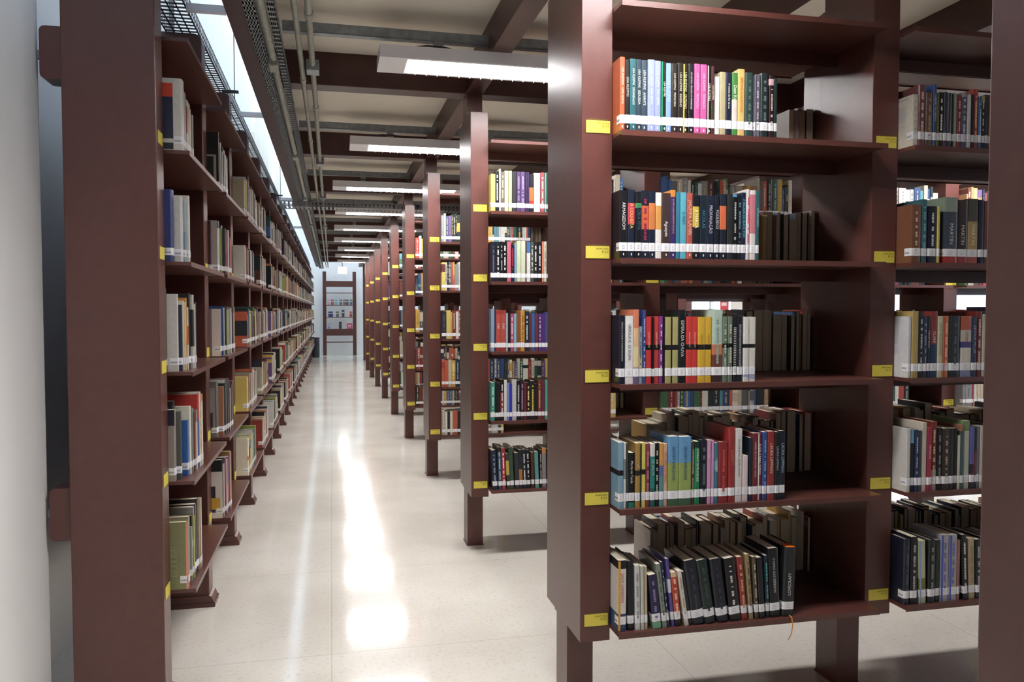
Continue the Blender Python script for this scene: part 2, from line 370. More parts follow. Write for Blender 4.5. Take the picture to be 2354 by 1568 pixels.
def marks(t, h, hx, rng, a=.12, b_=.78, wide=.4):
    """illegible small print along a spine"""
    m_ = MB(); z = h*(1-a); c = lin(hx); w_ = min(t*wide, .008)
    while z > h*(1-b_):
        l = rng.uniform(.0025, .009); m_.quad((t/2-w_/2*rng.uniform(.5, 1), -.0008, z-l), (t/2+w_/2*rng.uniform(.5, 1), -.0008, z-l), (t/2+w_/2, -.0008, z), (t/2-w_/2, -.0008, z), c)
        z -= l+rng.choice([.0012, .0012, .0015, .012])
    return m_
# spine-out rows measured in millimetres: "x thickness height colour [options]"
ROWS={
(0,0,4):"""798 16 208 c4582e t:LISA KLEYPAS  UMA NOIVA c:f0d0b8
816 14 201 1b1a1c t:LISA KLEYPAS c:b8b4ac
830 20 204 1d5c62 t:LISA KLEYPAS  ESCANDALOS c:dfe6e0
850 16 204 2a3948 t:LISA KLEYPAS  SEDUZIDA c:dfe6e0
867 18 203 2d4150 t:LISA KLEYPAS  AMANTE c:dfe6e0
886 22 205 8b97d2 t:LISA KLEYPAS  PARA SEMPRE c:c8d0f4
908 20 204 8b97d2 t:LISA KLEYPAS  PARA SEMPRE c:c8d0f4
929 5 202 12935a 
934 11 202 1a1c1c t:LISA KLEYPAS c:d8d4c8
946 17 200 7c9edd t:LISA KLEYPAS c:b6cdf4
963 19 200 26201c t:LISA KLEYPAS  PRIMAVERA c:c9c2b0
983 17 203 221d1a t:LISA KLEYPAS  INVERNO c:c9c2b0
1001 16 202 231b17 v:d8b040 t:LISA KLEYPAS  OUTONO c:c9c2b0
1017 18 202 17151a t:LISA KLEYPAS  SEDUÇÃO AO AMANHECER c:d8d4c8
1036 19 203 c94b92 t:LISA KLEYPAS  TENTAÇÃO c:f0b8da
1056 21 203 c94b92 t:LISA KLEYPAS  TENTAÇÃO c:f0b8da
1078 13 202 161518 v:d8ccb0 t:LISA KLEYPAS c:c8c4b8
1091 11 201 4c2228 b.55-.8:40381c t:LISA KLEYPAS c:d8c0a0
1103 14 170 d9d5c8 
1117 20 185 b3a678 t:g
1137 19 185 1a2034 t:A menina do fim da rua c:ece8e0
1157 18 185 3f8a38 b.42-.86:e4cfc0 t:Dean Koontz c:f0f4e8
1176 23 198 e3bb62 t:BRONZAVENTURE c:c98a3c
1200 29 190 2a443f k:h m:5a6a60
1230 17 185 6d6470 v:3c3a50 m:a8a0a8
1248 28 190 1f2a2c k:h m:586a68
1276 17 185 2a1418 b.06-.16:d8a8b0 m:c0a8a8
1294 11 179 18322e """,
(0,0,3):"""798 26 194 16151b t:ARMAGEDOM c:e6e2dc
825 22 195 1a2338 b.19-.5:d83a50 t:A COLHEITA c:f0c060
847 20 190 14171c b.17-.24:3f9a4c t:GLORIA VIVA c:2f5f68
868 24 195 1b2032 b.22-.57:e2582e m:8a2a48
893 20 195 18223a b.18-.57:df7a38
913 19 191 e9e4da b.2-.56:e09a44
933 28 190 42302f t:@Aguapés c:ece6e0
962 17 200 38246a b0-.1:e0862c t:JHUMPA LAHIRI INTERPRETE DE MALES c:e8a85c
980 13 194 2c7c98 
993 21 194 4fb2ca t:A MAIS c:2a7890
1014 19 193 c0503e t:@JHUMPA LAHIRI c:ecb8a0
1035 22 188 171a26 b.18-.5:d8b93a t:A MARCA c:f4efc8
1058 23 187 14222e t:NICOLAE c:3d7890
1081 23 187 171f36 t:PROFANAÇÃO c:c8c8d0
1105 16 188 151b2c t:POSSUIDOS c:c8c8d0
1122 22 193 1a2030 b.18-.54:dc6438
1145 18 194 2b2b2b 
1163 16 193 0f1218 b0-.04:3f90c0 m:a8a8a8
1180 12 192 10141a m:7090a0
1192 15 200 18243f t:A BALADA DO BLACK TOM c:58b8c8
1207 11 210 dccfca m:c83860
1219 20 207 e6dcd6 b.06-.62:d4707e
1239 12 207 2c6068 t:VICTOR MARKES c:a8c4c0""",
(0,0,2):"""788 20 199 171d2e t:@URSULA K. LE GUIN A CURVA DO SONHO c:dcd8d0
809 25 197 ebe8e2 t:@URSULA K. LE GUIN c:303034
834 18 216 e07a56 b.25-.5:e8b888 b.5-.78:edd49a b.78-1:6c5a86
853 10 167 8fa0a8 b.5-.8:cfc080 m:50586a
863 11 215 35468e m:a8b0d8
875 19 195 dd2f32 b.42-.5:18161a t:~HANNAH ARENDT c:f0c0b0
894 6 194 1a1a20 
900 17 195 d5342f b.42-.5:18161a t:~HANNAH ARENDT c:f0c0b0
918 13 196 842c8c b.42-.5:18161a m:d8b0d8
931 5 194 17181e 
936 19 194 b2aa62 b.42-.5:18161a
956 5 193 17181e 
961 19 194 b2aa62 b.42-.5:18161a
982 24 215 121a20 t:ESPERA DA CHUVA c:d8d8d0
1007 19 195 e0322f b.42-.5:18161a t:~HANNAH ARENDT c:f0c0b0
1027 18 195 e0322f b.42-.5:18161a t:~HANNAH ARENDT c:f0c0b0
1050 24 194 e7b424 b.42-.5:18161a t:~PHILIP ROTH c:80601c
1074 22 194 e7b424 b.42-.5:18161a t:~PHILIP ROTH c:80601c
1098 34 216 b4ccba b.48-.62:d87a50 b.62-.8:7a3c34 b.8-1:42282c m:90a898
1134 16 195 6b7e68 b.41-.48:18161a m:b8c0a8
1151 16 195 6b7e68 b.41-.48:18161a m:b8c0a8
1168 12 195 1c1a20 q:c0bcb8
1181 19 195 20222e m:8a8a90
1201 19 194 e3ded2 b.42-.48:18161a b.77-.93:a8aedb
1221 23 194 e3ded2 b.42-.48:18161a b.84-.96:a8aedb""",
(0,0,1):"""800 17 194 7ba7bf b.42-.5:1d2026
818 9 192 e2dee0 b.25-.55:8c8c94
827 7 191 35503c 
835 20 162 17181c b.9-1:1d8a7c t:Morte na Tenda c:e6e2da
856 15 190 b6883a b.42-.5:1d2026 t:~c:f
872 19 190 eade5c v:1a1a1e b.41-.49:1d2026
891 13 187 943440 m:c8888c
904 15 187 e6e2dc b.2-.7:1f8880 b.7-1:1c6c5c t:DE VOLTA c:b8d8d0
919 14 188 161a24 m:c0bcb0
933 13 187 dc9c48 b.35-.52:5a6fae b.52-1:58989a
946 14 184 eeb894 t:UM SOPRO DE VERAO c:b86838
961 34 206 5f9fd4 b.38-.78:9cb454 b.78-1:3f6a48 t:SIDNEY SHELDON c:28486c
996 40 204 5f9fd4 b.38-.78:9cb454 b.78-1:3f6a48 t:SIDNEY SHELDON c:28486c
1038 10 187 5a4236 m:b8a890
1048 17 188 1a8f56 b0-.1:14302a t:O SONHO DE FELICIDADE c:e8f0e0
1066 23 192 171c2c k:h m:5c6470
1089 13 190 dd98c4 
1103 9 189 d890c0 
1112 12 182 2f8098 b.3-.45:58b0c8 t:MADELEINE c:c8e8e0
1124 33 183 9c262a k:h m:b85048
1157 23 227 a82c2a k:h t:BABBITT c:c87058
1180 24 221 e8e2de t:SINCLAIR LEWIS  ELMER GANTRY c:3a3438
1205 19 139 ebd4cf 
1226 11 193 162434 
1237 18 206 7d2630 t:HARPER LEE O SOL É PARA TODOS c:e4ccc4
1255 14 205 822c36 v:e8e0dc t:O SOL É PARA TODOS c:f0e8e0
1270 15 209 34509a m:88a0d0
1286 25 210 a0302f t:LAURA LIPPMAN c:e8d0b8
1311 15 208 1b2028 t:LAURA LIPPMAN c:9cb0b8
1327 20 210 182030 t:LAURA LIPPMAN c:a8bcd0""",
(0,0,0):"""788 29 211 e6e0d4 v:d09838 b.75-1:2a4a78 b0-.12:1a1a20 t:JACK LONDON c:b04038
819 24 205 181a20 l:1 k:h
844 18 193 dcdad2 l:1 m:9090a0
863 12 190 cfcdc4 l:1
876 11 188 c9b890 l:1
898 29 162 28204a b.85-1:70b890 l:6 m:8878b0
928 16 194 8a9284 l:7 m:505850
945 10 198 22304a l:7 m:a0b0c0
956 12 206 5a4ca4 b.3-.5:e0e0f0 l:6
972 21 163 dd4a30 b0-.08:e8c8a0 b.85-1:1c1c20 l:6 m:f0c8b0
1001 15 169 e2dccb l:9 m:a89878
1017 11 165 2a2030 l:9
1029 43 196 161a28 k:h l:9 m:38404c
1072 38 194 1c2c2a k:h l:9 m:34504a
1111 41 194 181a2a k:h l:8 m:343848
1153 38 194 1a1a1e l:7 m:d8d4cc
1193 21 195 a5352b l:6 m:d89878
1215 15 202 a89060 l:5 m:604830
1230 15 192 5c4c3c l:4 m:c8b898
1246 20 189 191a1e l:4
1267 14 193 18263c l:3 m:58a0a0
1282 36 214 15171c l:3 t:O LIVRO DOS ESPÍRITOS c:d0d0cc
1325 44 213 24262a k:h l:-2 t:^LOVECRAFT c:ebe9e6""",
(0,1,4):"""1744 22 159 dcd5c4 m:b0a898 x:.15,.9,.04,.07,505058 x:.2,.85,.2,.5,9a98a0 x:.2,.8,.56,.62,b89aa0
1767 26 190 6e3a3e k:h m:d0b8a8
1794 28 169 6b4838 k:h m:a08868
1823 13 195 34508c t:CORMAC McCARTHY c:c8d0e8
1837 8 168 6a6630 
1846 17 171 16161c m:e0dcd8
1864 13 172 38304a 
1878 17 171 38423a k:h
1896 8 170 1a2038 
1905 14 172 9aa498 
1920 16 168 8c2428 m:d8b8a8
1936 21 176 5c5a78 b0-.08:b0b0b8 m:d0d0e0
1959 13 170 d4d0c8 
1973 10 171 20203a 
1983 20 189 c1423a m:e0b080
2004 11 167 2c5c9c m:b0c8e0
2016 13 170 20281e b0-.12:a0a068 m:d8d8d0
2029 15 174 343c58 
2045 20 174 8a5034 """,
(0,1,3):"""1766 43 181 7c4a30 k:h m:d0b8a0
1810 21 199 366870 m:78a8b0
1837 32 178 161a2e m:d8d8e0
1870 10 179 d4c250 
1895 49 208 3a4250 b0-.22:8a9c88 b.9-1:c02c28 t:@MARTIN c:d4d6dc
1945 39 201 38201e b.9-1:b02c28 t:@MARTIN c:d8c8c8
1985 40 206 b89a58 b0-.35:4a4438 b.9-1:c05040 t:@MARTIN c:e8dcb8
2026 19 204 1a1e38 
2046 24 200 6e3a30 
2071 21 204 28322c """,
(0,1,2):"""1764 14 194 d8d6d8 x:.3,.9,.08,.6,a8a8b0 p:.75,1,.88,1,3c5a98
1778 25 211 c2a258 
1803 19 210 20242a m:a8a898
1822 13 195 2c3456 m:9098b8
1836 12 195 1a1c26 t:WILLIAM BAILEY c:c0c0c8
1848 27 211 1c3460 b0-.5:8c3028 t:CLARE c:d8d8d0
1876 21 194 d6cfa8 t:JANE ANN SHAFFER c:80704c
1897 21 195 d8894c v:b83428 m:e8c0a0
1920 44 196 2b2e36 k:h m:60646c
1964 42 195 8a94c0 b0-.23:c0583c b.23-.42:c8bfae b.42-.52:404890 b.52-.8:e0d8c8 t:%STORIES c:a82c34
2006 19 193 2c3c60 t:ARTHUR MILLER c:a8a8b0
2026 22 210 86281f k:h m:d0b0a8
2049 20 201 c8c0a8 
2070 21 204 203040 """,
(0,1,1):"""1741 16 202 d8d4cc 
1758 17 200 1e2026 b0-.22:68a8d0
1776 13 198 22305c m:b0b8d0
1789 12 195 303a52 
1801 20 220 d8cdb8 
1821 16 204 b02844 t:PATRICIA c:e8c8c8
1837 23 222 8c3028 b.7-1:b8a8a0 m:d0b090
1861 18 201 1a1c24 m:909090
1879 27 199 3c3028 m:b0a088
1909 14 198 2c2c2e 
1924 19 198 18191c 
1944 7 175 d8d0b8 
1951 14 209 3c5c60 b0-.1:a06848
1966 25 221 c8ceb8 b0-.15:78985c
1992 17 200 5a5ca8 b.6-1:28283c
2009 8 200 2c2430 b.4-.8:a02c30
2018 13 201 787c84 
2032 18 203 d0c8b8 
2050 18 202 3c3440 
2069 24 205 5c6a48 """,
(0,1,0):"""1761 25 212 181e34 k:h m:484c60
1794 28 218 1a1a1e m:a8a8a8
1826 28 204 c6c69a b.6-.85:7f7f30 v:88a0c8 l:2
1853 29 204 1a2422 k:h m:80887c
1883 20 201 20302c 
1904 33 218 b0acb4 v:4858b0 m:6868a8
1938 32 216 b0acb4 v:4858b0 m:6868a8
1970 13 197 a86a60 
1987 20 214 1a1b1e m:d0ccc8 l:3
2007 27 199 c4ae84 l:2 m:a08858
2036 23 195 22262c l:2 m:b0b0b0
2057 26 197 2c2436 """,
(1,0,4):"""803 25 191 e3c25c 
829 19 206 1c1c20 m:d0d0c8
849 9 218 e8e2c0 
859 20 204 6c5c4c m:b0a890
880 19 209 d6deac 
900 19 209 b6ca80 
920 22 208 30302e 
944 23 207 4a3460 m:9080a8
967 23 208 5a3f70 m:a090b0
991 9 206 3c2c50 
1000 11 207 30204a 
1012 24 197 201c20 b.35-.7:d8642c b.7-.85:c02c28
1038 34 204 dcc6de 
1074 21 208 ae4046 m:e0b0a0
1096 10 207 3fa08c 
1107 24 211 30303a 
1132 23 213 c8b890 
1156 35 219 60423a """,
(1,0,3):"""794 27 206 1a1e30 m:585c70
824 22 205 1c1c20 m:d0ccd0
847 16 207 18181a m:a8a8a8
863 21 206 151518 m:d8d8d8
885 22 208 cc5a70 
907 17 191 1b2030 m:b03048
925 14 194 7a98b8 
940 23 212 c6d4a8 
964 23 212 ccd4b4 
988 7 210 5a3a30 
996 21 210 dcdcd8 b0-.28:3c6ca8
1018 17 208 485048 m:c8c8b8
1036 22 209 241f20 m:d0d0d0
1059 21 210 1c1a20 m:c8c0c0
1082 11 212 dc7c5c 
1093 14 212 d4c8ac m:806050
1108 23 215 2c2c34 
1133 29 210 8c3838 """,
(1,0,2):"""794 19 222 8498b8 
813 8 206 28345c 
822 26 216 a8302c b.1-.9:c04438 t:CUJO c:e8e0dc
849 28 216 a8302c b.1-.9:c04438 t:CUJO c:e8e0dc
879 10 200 a8c0c8 
890 14 197 1c1c22 
905 17 197 c83c70 m:f0d0e0
923 15 197 7cb4b8 
938 22 212 8c4a2c 
962 23 214 dc9828 m:8a5010
986 23 205 1e2c40 m:c8d0d8
1010 13 198 6a2c28 
1024 19 200 3858a0 
1044 17 198 74302c 
1062 19 197 5c3080 m:d8c0e0
1081 18 197 502878 
1099 21 205 3c4c88 
1121 23 200 1c1c24 """,
(1,0,1):"""792 22 201 3f9884 m:c8e0d8
815 15 207 181c1c 
831 14 199 1c1c24 
846 19 215 1c1a1e b.3-.8:9c2c2c m:d0d0d0
866 15 214 dcd8d4 
881 14 198 6c90c4 
896 14 195 2c28b8 
911 25 215 c8c4c0 
938 21 210 1c1424 m:c0c0c0
960 19 210 302438 m:b090a0
980 14 199 7a2020 
995 21 197 1c1a1c m:d8c890
1016 25 206 1f1a18 m:d8c850
1042 16 192 241c18 
1059 18 210 7c3828 m:d8a888
1078 18 210 6c2840 
1098 21 211 4fa890 
1120 23 211 283048 
1146 24 210 908060 """,
(1,0,0):"""792 26 209 1c2844 l:3 m:a0a8b8
819 20 224 2f4a68 b0-.1:1c2020 l:2 m:b0c0c8
841 22 219 b42c30 l:2 m:f0e8e8
865 19 190 3c3c30 b.2-.6:c8b048 l:3
884 23 222 34503c l:3
909 24 192 2c3034 l:2
934 20 206 22242c b.5-.8:c07830 l:2
956 22 208 1a2030 l:2 m:d0d0d0
979 21 204 17171b l:2 m:e0e0e0
1002 18 190 5c3420 l:1
1022 22 194 58a098 l:2
1045 14 202 1c2024 l:1 m:c0c0c0
1061 25 211 908488 b0-.15:d88838 l:1
1088 20 206 1a1a1e l:1 t:COMPLEX c:e0e0e0
1109 23 209 303428 
1134 24 208 60382c """,
}
SELTXT = "L0.0.0.4:0;R0.1.0.3:0,1,2,3,4,5,6,7,8;R0.0.0.0:0,1,2,3,4,5,6,7,8,9,a,b,c,d,e,f,g,h,i,j,k,l,m;L0.0.0.0:0,6,7,8;R0.1.0.0:0,1,2,3,4,5,6,7,8,9,a;R0.1.0.1:0,1,2,3,4,5,6,7,8,9,a,c,d,e,g;R0.0.0.3:0,1,2,3,4,5,6,7,8,9,a,b,c,d,e,f,g,h,i,j,k,l,m;R0.1.0.2:0,1,2,3,4,5,6,7,8,9,a,b,c;R0.1.0.4:0,1,2,3,5,6,7,9,a,b,c,e,f,h;R0.0.0.1:0,1,2,3,4,5,6,7,8,9,a,b,c,d,e,f,g,h,i,j,k,l,m,n,o,p,q,r,s,t;R0.0.0.2:0,1,2,4,5,7,8,9,a,c,d,e,f,g,h,i,j,k,l,m,n,o;L0.0.0.2:1,2,7,8;R0.0.0.4:0,1,2,3,4,5,6,8,9,a,b,c,d,e,f,g,h,i,j,k,l,m,n,o,p,q,r;L0.0.0.3:0,1,2,3;R0.0.1.1:0,1,3,5,k,m,o,r;L0.1.0.0:0;L0.0.0.1:0,1,3,4,8,9;L0.1.0.4:0;R0.0.1.2:1,3,4,5,6,8,9;L0.1.0.2:0;R0.0.1.0:0,1,2,3,4,5,7,8,9,b,c,d,e,g,h,i,l,m,o,q;L0.2.0.0:0;L0.2.0.1:0;L0.1.0.1:0,1;L0.2.0.2:0;L0.1.0.3:1;L0.2.0.3:0;R0.0.1.4:0,2,3;R0.0.1.3:0,1,2,3,4,6,7,8;R0.1.1.0:b,d,n;R0.1.1.1:k;R1.0.0.0:0,1,2,4,5,6,7,9,a,b,c;L0.2.0.4:0;R1.0.0.4:0,7,8,c,d;R1.0.0.3:0,1,7;R1.0.0.1:0,3,7,8,c;R1.0.0.2:0,2,3,8,9;R1.1.0.4:p,q;L0.3.0.0:0;L0.3.0.3:0"
ALLIND = False
def near(key):
    return (key[0] == "L" and key[2] < 7) or (key[0] == "R" and key[1] < 3 and key[2] < 3)
# left bookcase rows: "thickness height depth inset hex [opts]" in mm; p: pictures/print on the cover that faces the camera (y0,y1,z0,z1 from the spine / from the top)
LROWS = {
(0, 4): """50 232 172 22 e2dccc p:.16,1,.07,.26,c23a26 p:.16,1,.26,.84,1c2038 p:.16,1,.9,.99,1c2434 x:.45,.95,.3,.62,9aa0b0
34 205 160 24 7f8c86
30 188 150 22 cfc8b4 b.12-.6:b02c24
27 185 150 22 b8a48e
22 172 140 22 cdbf98
13 190 130 26 6c3c34
22 160 135 20 b4b2a4 m:404040""",
(0, 3): """46 236 165 58 2d3a7c x:.1,.2,.1,.9,4a5894
32 222 190 36 ddd8cc p:.2,1,.1,.93,1a2030 p:.35,.45,.4,.6,d8d4c8
16 210 180 30 9ab4c8 b.5-.9:6a94b8
24 230 170 22 dcd6c8
10 200 150 24 1e3038""",
(0, 2): """26 276 200 84 1a2036 x:.1,.7,.1,.7,2c3450
14 258 190 50 dcd6c8
12 222 160 40 26304a
14 236 165 38 e6dcc4
13 232 165 34 e4cc96
18 246 170 34 dd8c3a
16 214 150 32 e8dcc8 b.3-.6:d86a30
28 262 185 30 20232c
24 258 180 22 c9c2b4 b.2-.7:2a2a2c
12 226 150 20 e2ddd0
14 232 160 20 34466c""",
(0, 1): """30 238 186 60 9c9084 p:.0,1,.0,.22,1c1a28 p:.1,.9,.25,.95,a49a98 x:.1,.92,.27,.93,5c544c
14 230 170 46 55544c
40 262 200 74 181b22
24 192 140 34 2a62b0
22 236 170 30 e6e0cc
28 226 165 28 788078
18 206 150 24 8c3a2e
26 214 160 22 d8c8ae b.0-.2:7c847c
30 268 190 20 2c4c9c b0-.35:c82e28
22 272 190 18 d8d0c0 m:a83828
26 262 190 16 e9dcb4 b0-.1:e08030""",
(0, 0): """34 226 176 24 8b8b58 p:.0,.04,0,1,e0907c x:.2,.75,.35,.8,b4b48c
10 214 165 28 dc907c
24 232 170 30 a8987c
14 190 140 24 9298a0
20 226 165 26 1e222c b.4-.5:c8c8d0
12 220 150 22 d4d63c
22 246 180 26 8a8a80
30 250 180 24 241c2c
24 262 190 22 3a2a3c
16 256 180 20 c8945c
14 250 180 18 8c9c7e
14 252 180 18 d8d0c0""",
(1, 4): """22 262 220 30 26221f p:.05,.98,.38,.9,b8b0a4 p:.1,.92,.41,.86,24241f x:.2,.8,.45,.8,4a4a38
26 222 170 26 cdc4b4
28 190 150 24 54544c
22 214 150 24 33362e
36 205 150 22 c9c2ae b.1-.9:181a20
30 190 150 20 e2dccc
26 176 140 20 bfb49a m:404040
22 188 145 20 6aa48c""",
(1, 3): """26 236 190 70 552c34 p:.3,.55,.1,.24,d8d4cc p:.0,1,.45,.95,7a5a58
44 240 175 40 c8c2ba b0-.14:182040 x:.2,.7,.6,.8,60606c
10 214 160 34 a0b04c
56 226 200 36 16203c
20 218 160 26 3a4c40
20 206 150 24 c83c3c
22 210 150 22 4a66a8
26 216 155 20 d6d0c0
30 196 150 22 6a6a50 b.3-.9:24302c
28 188 140 20 b43c34
24 180 140 20 ba4438""",
(1, 2): """52 210 176 34 94838a p:.72,1,0,1,94838a p:0,.2,0,1,e2d8cc x:.3,.9,.3,.8,746068
22 222 165 30 2a4a86
22 216 160 28 b4bcc8
30 224 165 28 1c2c50
20 218 160 26 1f2228
46 222 170 24 92aa40 b0-.06:1c1c18
18 210 150 22 cdb4b4
24 214 155 22 6a5a9c
26 206 150 20 b4b0a4
24 214 150 20 cac6b8
18 196 145 20 2c5068
30 216 155 18 1c2430
26 190 150 18 e08040
30 220 160 18 9c8c7c""",
(1, 1): """40 246 200 50 6f6c68 p:.05,.95,.1,.92,8c8a88 p:.1,.75,.55,.85,34363c x:.1,.9,.15,.5,b4b0ac
18 224 160 30 b07050
28 250 190 30 18242e b0-.05:d0ccc4
40 250 190 26 5c5658
34 252 185 22 5a4c56
30 236 175 20 241f24 m:b0a898
28 200 150 20 b4b6a0
30 214 160 18 1c1c20
34 232 170 18 68304a""",
(1, 0): """20 262 200 34 1c1c20 p:.0,.75,.2,1,d4ccc4 p:.15,.55,.45,.9,2a2a30 p:.05,.3,.65,.85,c89c3c
26 268 195 30 d0c4bc b0-.1:1c2430
30 262 185 26 8a2430
18 250 170 24 e0dcd4
36 258 180 22 6e3c90 b.5-.8:c04878
30 276 190 18 a4763c
26 268 185 18 8c6a34"""}
rng = random.Random(11)
BOOKS = []                                                # every book: key, index, size, colours, world matrix
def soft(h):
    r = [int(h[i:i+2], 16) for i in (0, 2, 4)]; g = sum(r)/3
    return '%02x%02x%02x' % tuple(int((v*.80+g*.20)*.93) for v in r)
def parse(opt, bk):
    import re
    bk['blocks'] = [(float(a or 0), float(b), h) for a, b, h in re.findall(r'\bb([\d.]*)-([\d.]+):([0-9a-f]{6})', opt)]
    for key, pat in (('lean', r'\bl:(-?\d+)'), ('mk', r'\bm:([0-9a-f]{6})'), ('left', r'\bv:([0-9a-f]{6})'), ('tc', r' c:([0-9a-f]{6})'), ('ribs', r'\bq:([0-9a-f]{6})')):
        q_ = re.search(pat, opt); bk[key] = q_.group(1) if q_ else None
    bk['hard'] = 'k:h' in opt
    q_ = re.search(r't:(.*?)(?= c:|$)', opt); bk['text'] = q_.group(1) if q_ and len(q_.group(1)) > 2 else None
    bk['pics'] = re.findall(r'\b([px]):([\d.]+),([\d.]+),([\d.]+),([\d.]+),([0-9a-f]{6})', opt)
def rowbooks(start, length, fill, pal, lo=.150, hi=.235):
    out = []; x = start; hb = rng.uniform(.18, .215)
    while True:
        t = rng.choice([.010, .012, .015, .017, .019, .022, .025, .030, .036])*rng.uniform(.9, 1.15)
        if rng.random() < .2: hb = rng.uniform(.18, .22)
        if x+t > start+length*fill: break
        h = max(lo, min(hi, hb+rng.gauss(0, .008))); c = rng.choice(pal)
        bl = []
        if rng.random() < .25: a = rng.uniform(0, .5); bl = [(a, min(1, a+rng.uniform(.1, .45)), rng.choice(pal))]
        out.append(dict(x=x, t=t, h=h, hex=c, blocks=bl, mk=rng.choice(['d8d4c8', 'b8b0a0', '606068', 'c8a860']) if rng.random() < .6 else None, hard=rng.random() < .2,
                        lean=None, text=None, tc=None, left=None, ribs=None, pics=[], d=rng.uniform(.125, .155), ins=rng.uniform(.0, .008)))
        x += t+.0014
    return out
def put(key, lst, base, rz):
    """lst in row order; base(bk) gives the world position of the book's own origin"""
    for i, bk in enumerate(lst):
        p = base(bk); m_ = Matrix.Translation(p) @ Matrix.Rotation(rz, 4, 'Z')
        if bk['lean']:
            a = R_(float(bk['lean']))
            m_ = m_ @ Matrix.Rotation(-a, 4, 'Y') if a > 0 else m_ @ Matrix.Translation((bk['t'], 0, 0)) @ Matrix.Rotation(-a, 4, 'Y') @ Matrix.Translation((-bk['t'], 0, 0))
        bk['key'] = key; bk['i'] = i; bk['n'] = len(lst); bk['m'] = m_; BOOKS.append(bk)
ZT = [ZS+.0122+l*PITCH for l in range(6)]
for k in range(NR):
    yk = Y0+k*S
    nbay = 4 if k < 4 else 2
    for j in range(nbay):
        xs = XA+T+j*(BAY+T)+.0015
        for lv in range(5):
            key = ('R', k, j, 0, lv)
            if (k, j, lv) in ROWS:
                lst = []; px = xs
                for ln in ROWS[(k, j, lv)].split('\n'):
                    a = ln.split(' ', 4); bk = dict(x=int(a[0])/1000, t=int(a[1])/1000-.0014, h=int(a[2])/1000, hex=a[3])
                    parse(a[4] if len(a) > 4 else '', bk)
                    if bk['x'] < px: bk['x'] = px
                    px = bk['x']+bk['t']+.0013
                    bk['d'] = rng.uniform(.138, .146) if not bk['hard'] else .150
                    bk['ins'] = rng.uniform(0, .005); lst.append(bk)
                if any(bk['lean'] for bk in lst):         # leaning books rest against each other without touching
                    pv = None
                    for bk in lst:
                        bk['t'] *= .93; a_ = R_(float(bk['lean'] or 0))
                        if not pv: bk['x'] = max(bk['x'], xs+bk['h']*math.sin(max(0, a_))+.001)
                        if pv:
                            b_ = R_(float(pv['lean'] or 0)); hm = min(bk['h'], pv['h'])+.004
                            nx = pv['x']+pv['t']*math.cos(b_)+max(0, hm*(math.sin(a_)-math.sin(b_)))+.0022+(.004 if a_ < b_ else 0)
                            bk['x'] = max(nx, min(bk['x'], nx+.004))
                        pv = bk
                    px = pv['x']+pv['t']+(.006 if float(pv['lean'] or 0) < 0 else .001)
                if j == 1 or k == 1:                      # continue the row behind what the photo hides
                    lst += rowbooks(px+.002, BAY-(px-xs)-.03, 1.0 if j else .75, PAL)
            else:
                f = rng.choice([.55, .7, .8, .9, .97]) if k else .8
                if k == 1 and j == 1: f = [.8, .75, .62, .55, .9][lv]
                lst = rowbooks(xs, BAY-.005, f, PAL)
            yb = yk-PR+.012
            put(key, lst, lambda bk: Vector((bk['x'], yb+bk['ins'], ZT[lv])), 0)
        if k > 3 and j > 0: continue
        for lv in range(5):                               # rows that face the next aisle: their page edges show from here
            key = ('R', k, j, 1, lv)
            if k == 0 and j == 0: f = [.72, .74, .46, .44, .13][lv]
            elif k == 0: f = [.85, .8, .3, .25, .2][lv]
            else: f = rng.choice([.3, .5, .7, .9])
            lst = rowbooks(0, BAY-.005, f, PAL if lv or k else PAL, .165, .25 if lv in (0, 1) else .215)
            xe = xs+BAY-.003; yb = yk+D+PR-.012
            put(key, lst, lambda bk: Vector((xe-bk['x'], yb-bk['ins'], ZT[lv])), math.pi)
ZTL = [ZL+.0122+l*PITCH for l in range(6)]
for j in range(NL):
    ys_ = YL+TL+j*SL+.002
    for lv in range(5):
        if (j, lv) in LROWS:
            lst = []; y = ys_
            for ln in LROWS[(j, lv)].split('\n'):
                a = ln.split(' ', 5); bk = dict(x=y, t=int(a[0])/1000, h=int(a[1])/1000, d=int(a[2])/1000, ins=int(a[3])/1000, hex=a[4])
                parse(a[5] if len(a) > 5 else '', bk); bk['hard'] = bk['t'] > .03; lst.append(bk); y += bk['t']+.0014
        else:
            lst = rowbooks(ys_, SL-TL-.006, rng.choice([.6, .72, .85, .97]), PALL, .17, .27)
            for bk in lst: bk['ins'] += .012; bk['d'] = rng.uniform(.14, .19); bk['t'] = bk['t']
        put(('L', 0, j, 0, lv), lst, lambda bk: Vector((XL+PRL-bk['ins'], bk['x'], ZTL[lv])), math.pi/2)
SEL = {}
for part in SELTXT.split(';'):
    if part:
        a, b_ = part.split(':'); SEL[a] = set(int(v, 36) for v in b_.split(','))
def kid(key): return key[0]+''.join(str(v) if v < 36 else '' for v in key[1:2])+'.'+'.'.join(str(v) for v in key[2:])
def nth(n):
    return '%d%s' % (n, 'th' if 10 <= n % 100 <= 20 else {1: 'st', 2: 'nd', 3: 'rd'}.get(n % 10, 'th'))
MASS = MB(); NIND = 0
SIDES = {}
for bk in BOOKS: SIDES.setdefault(bk['key'], []).append(bk)
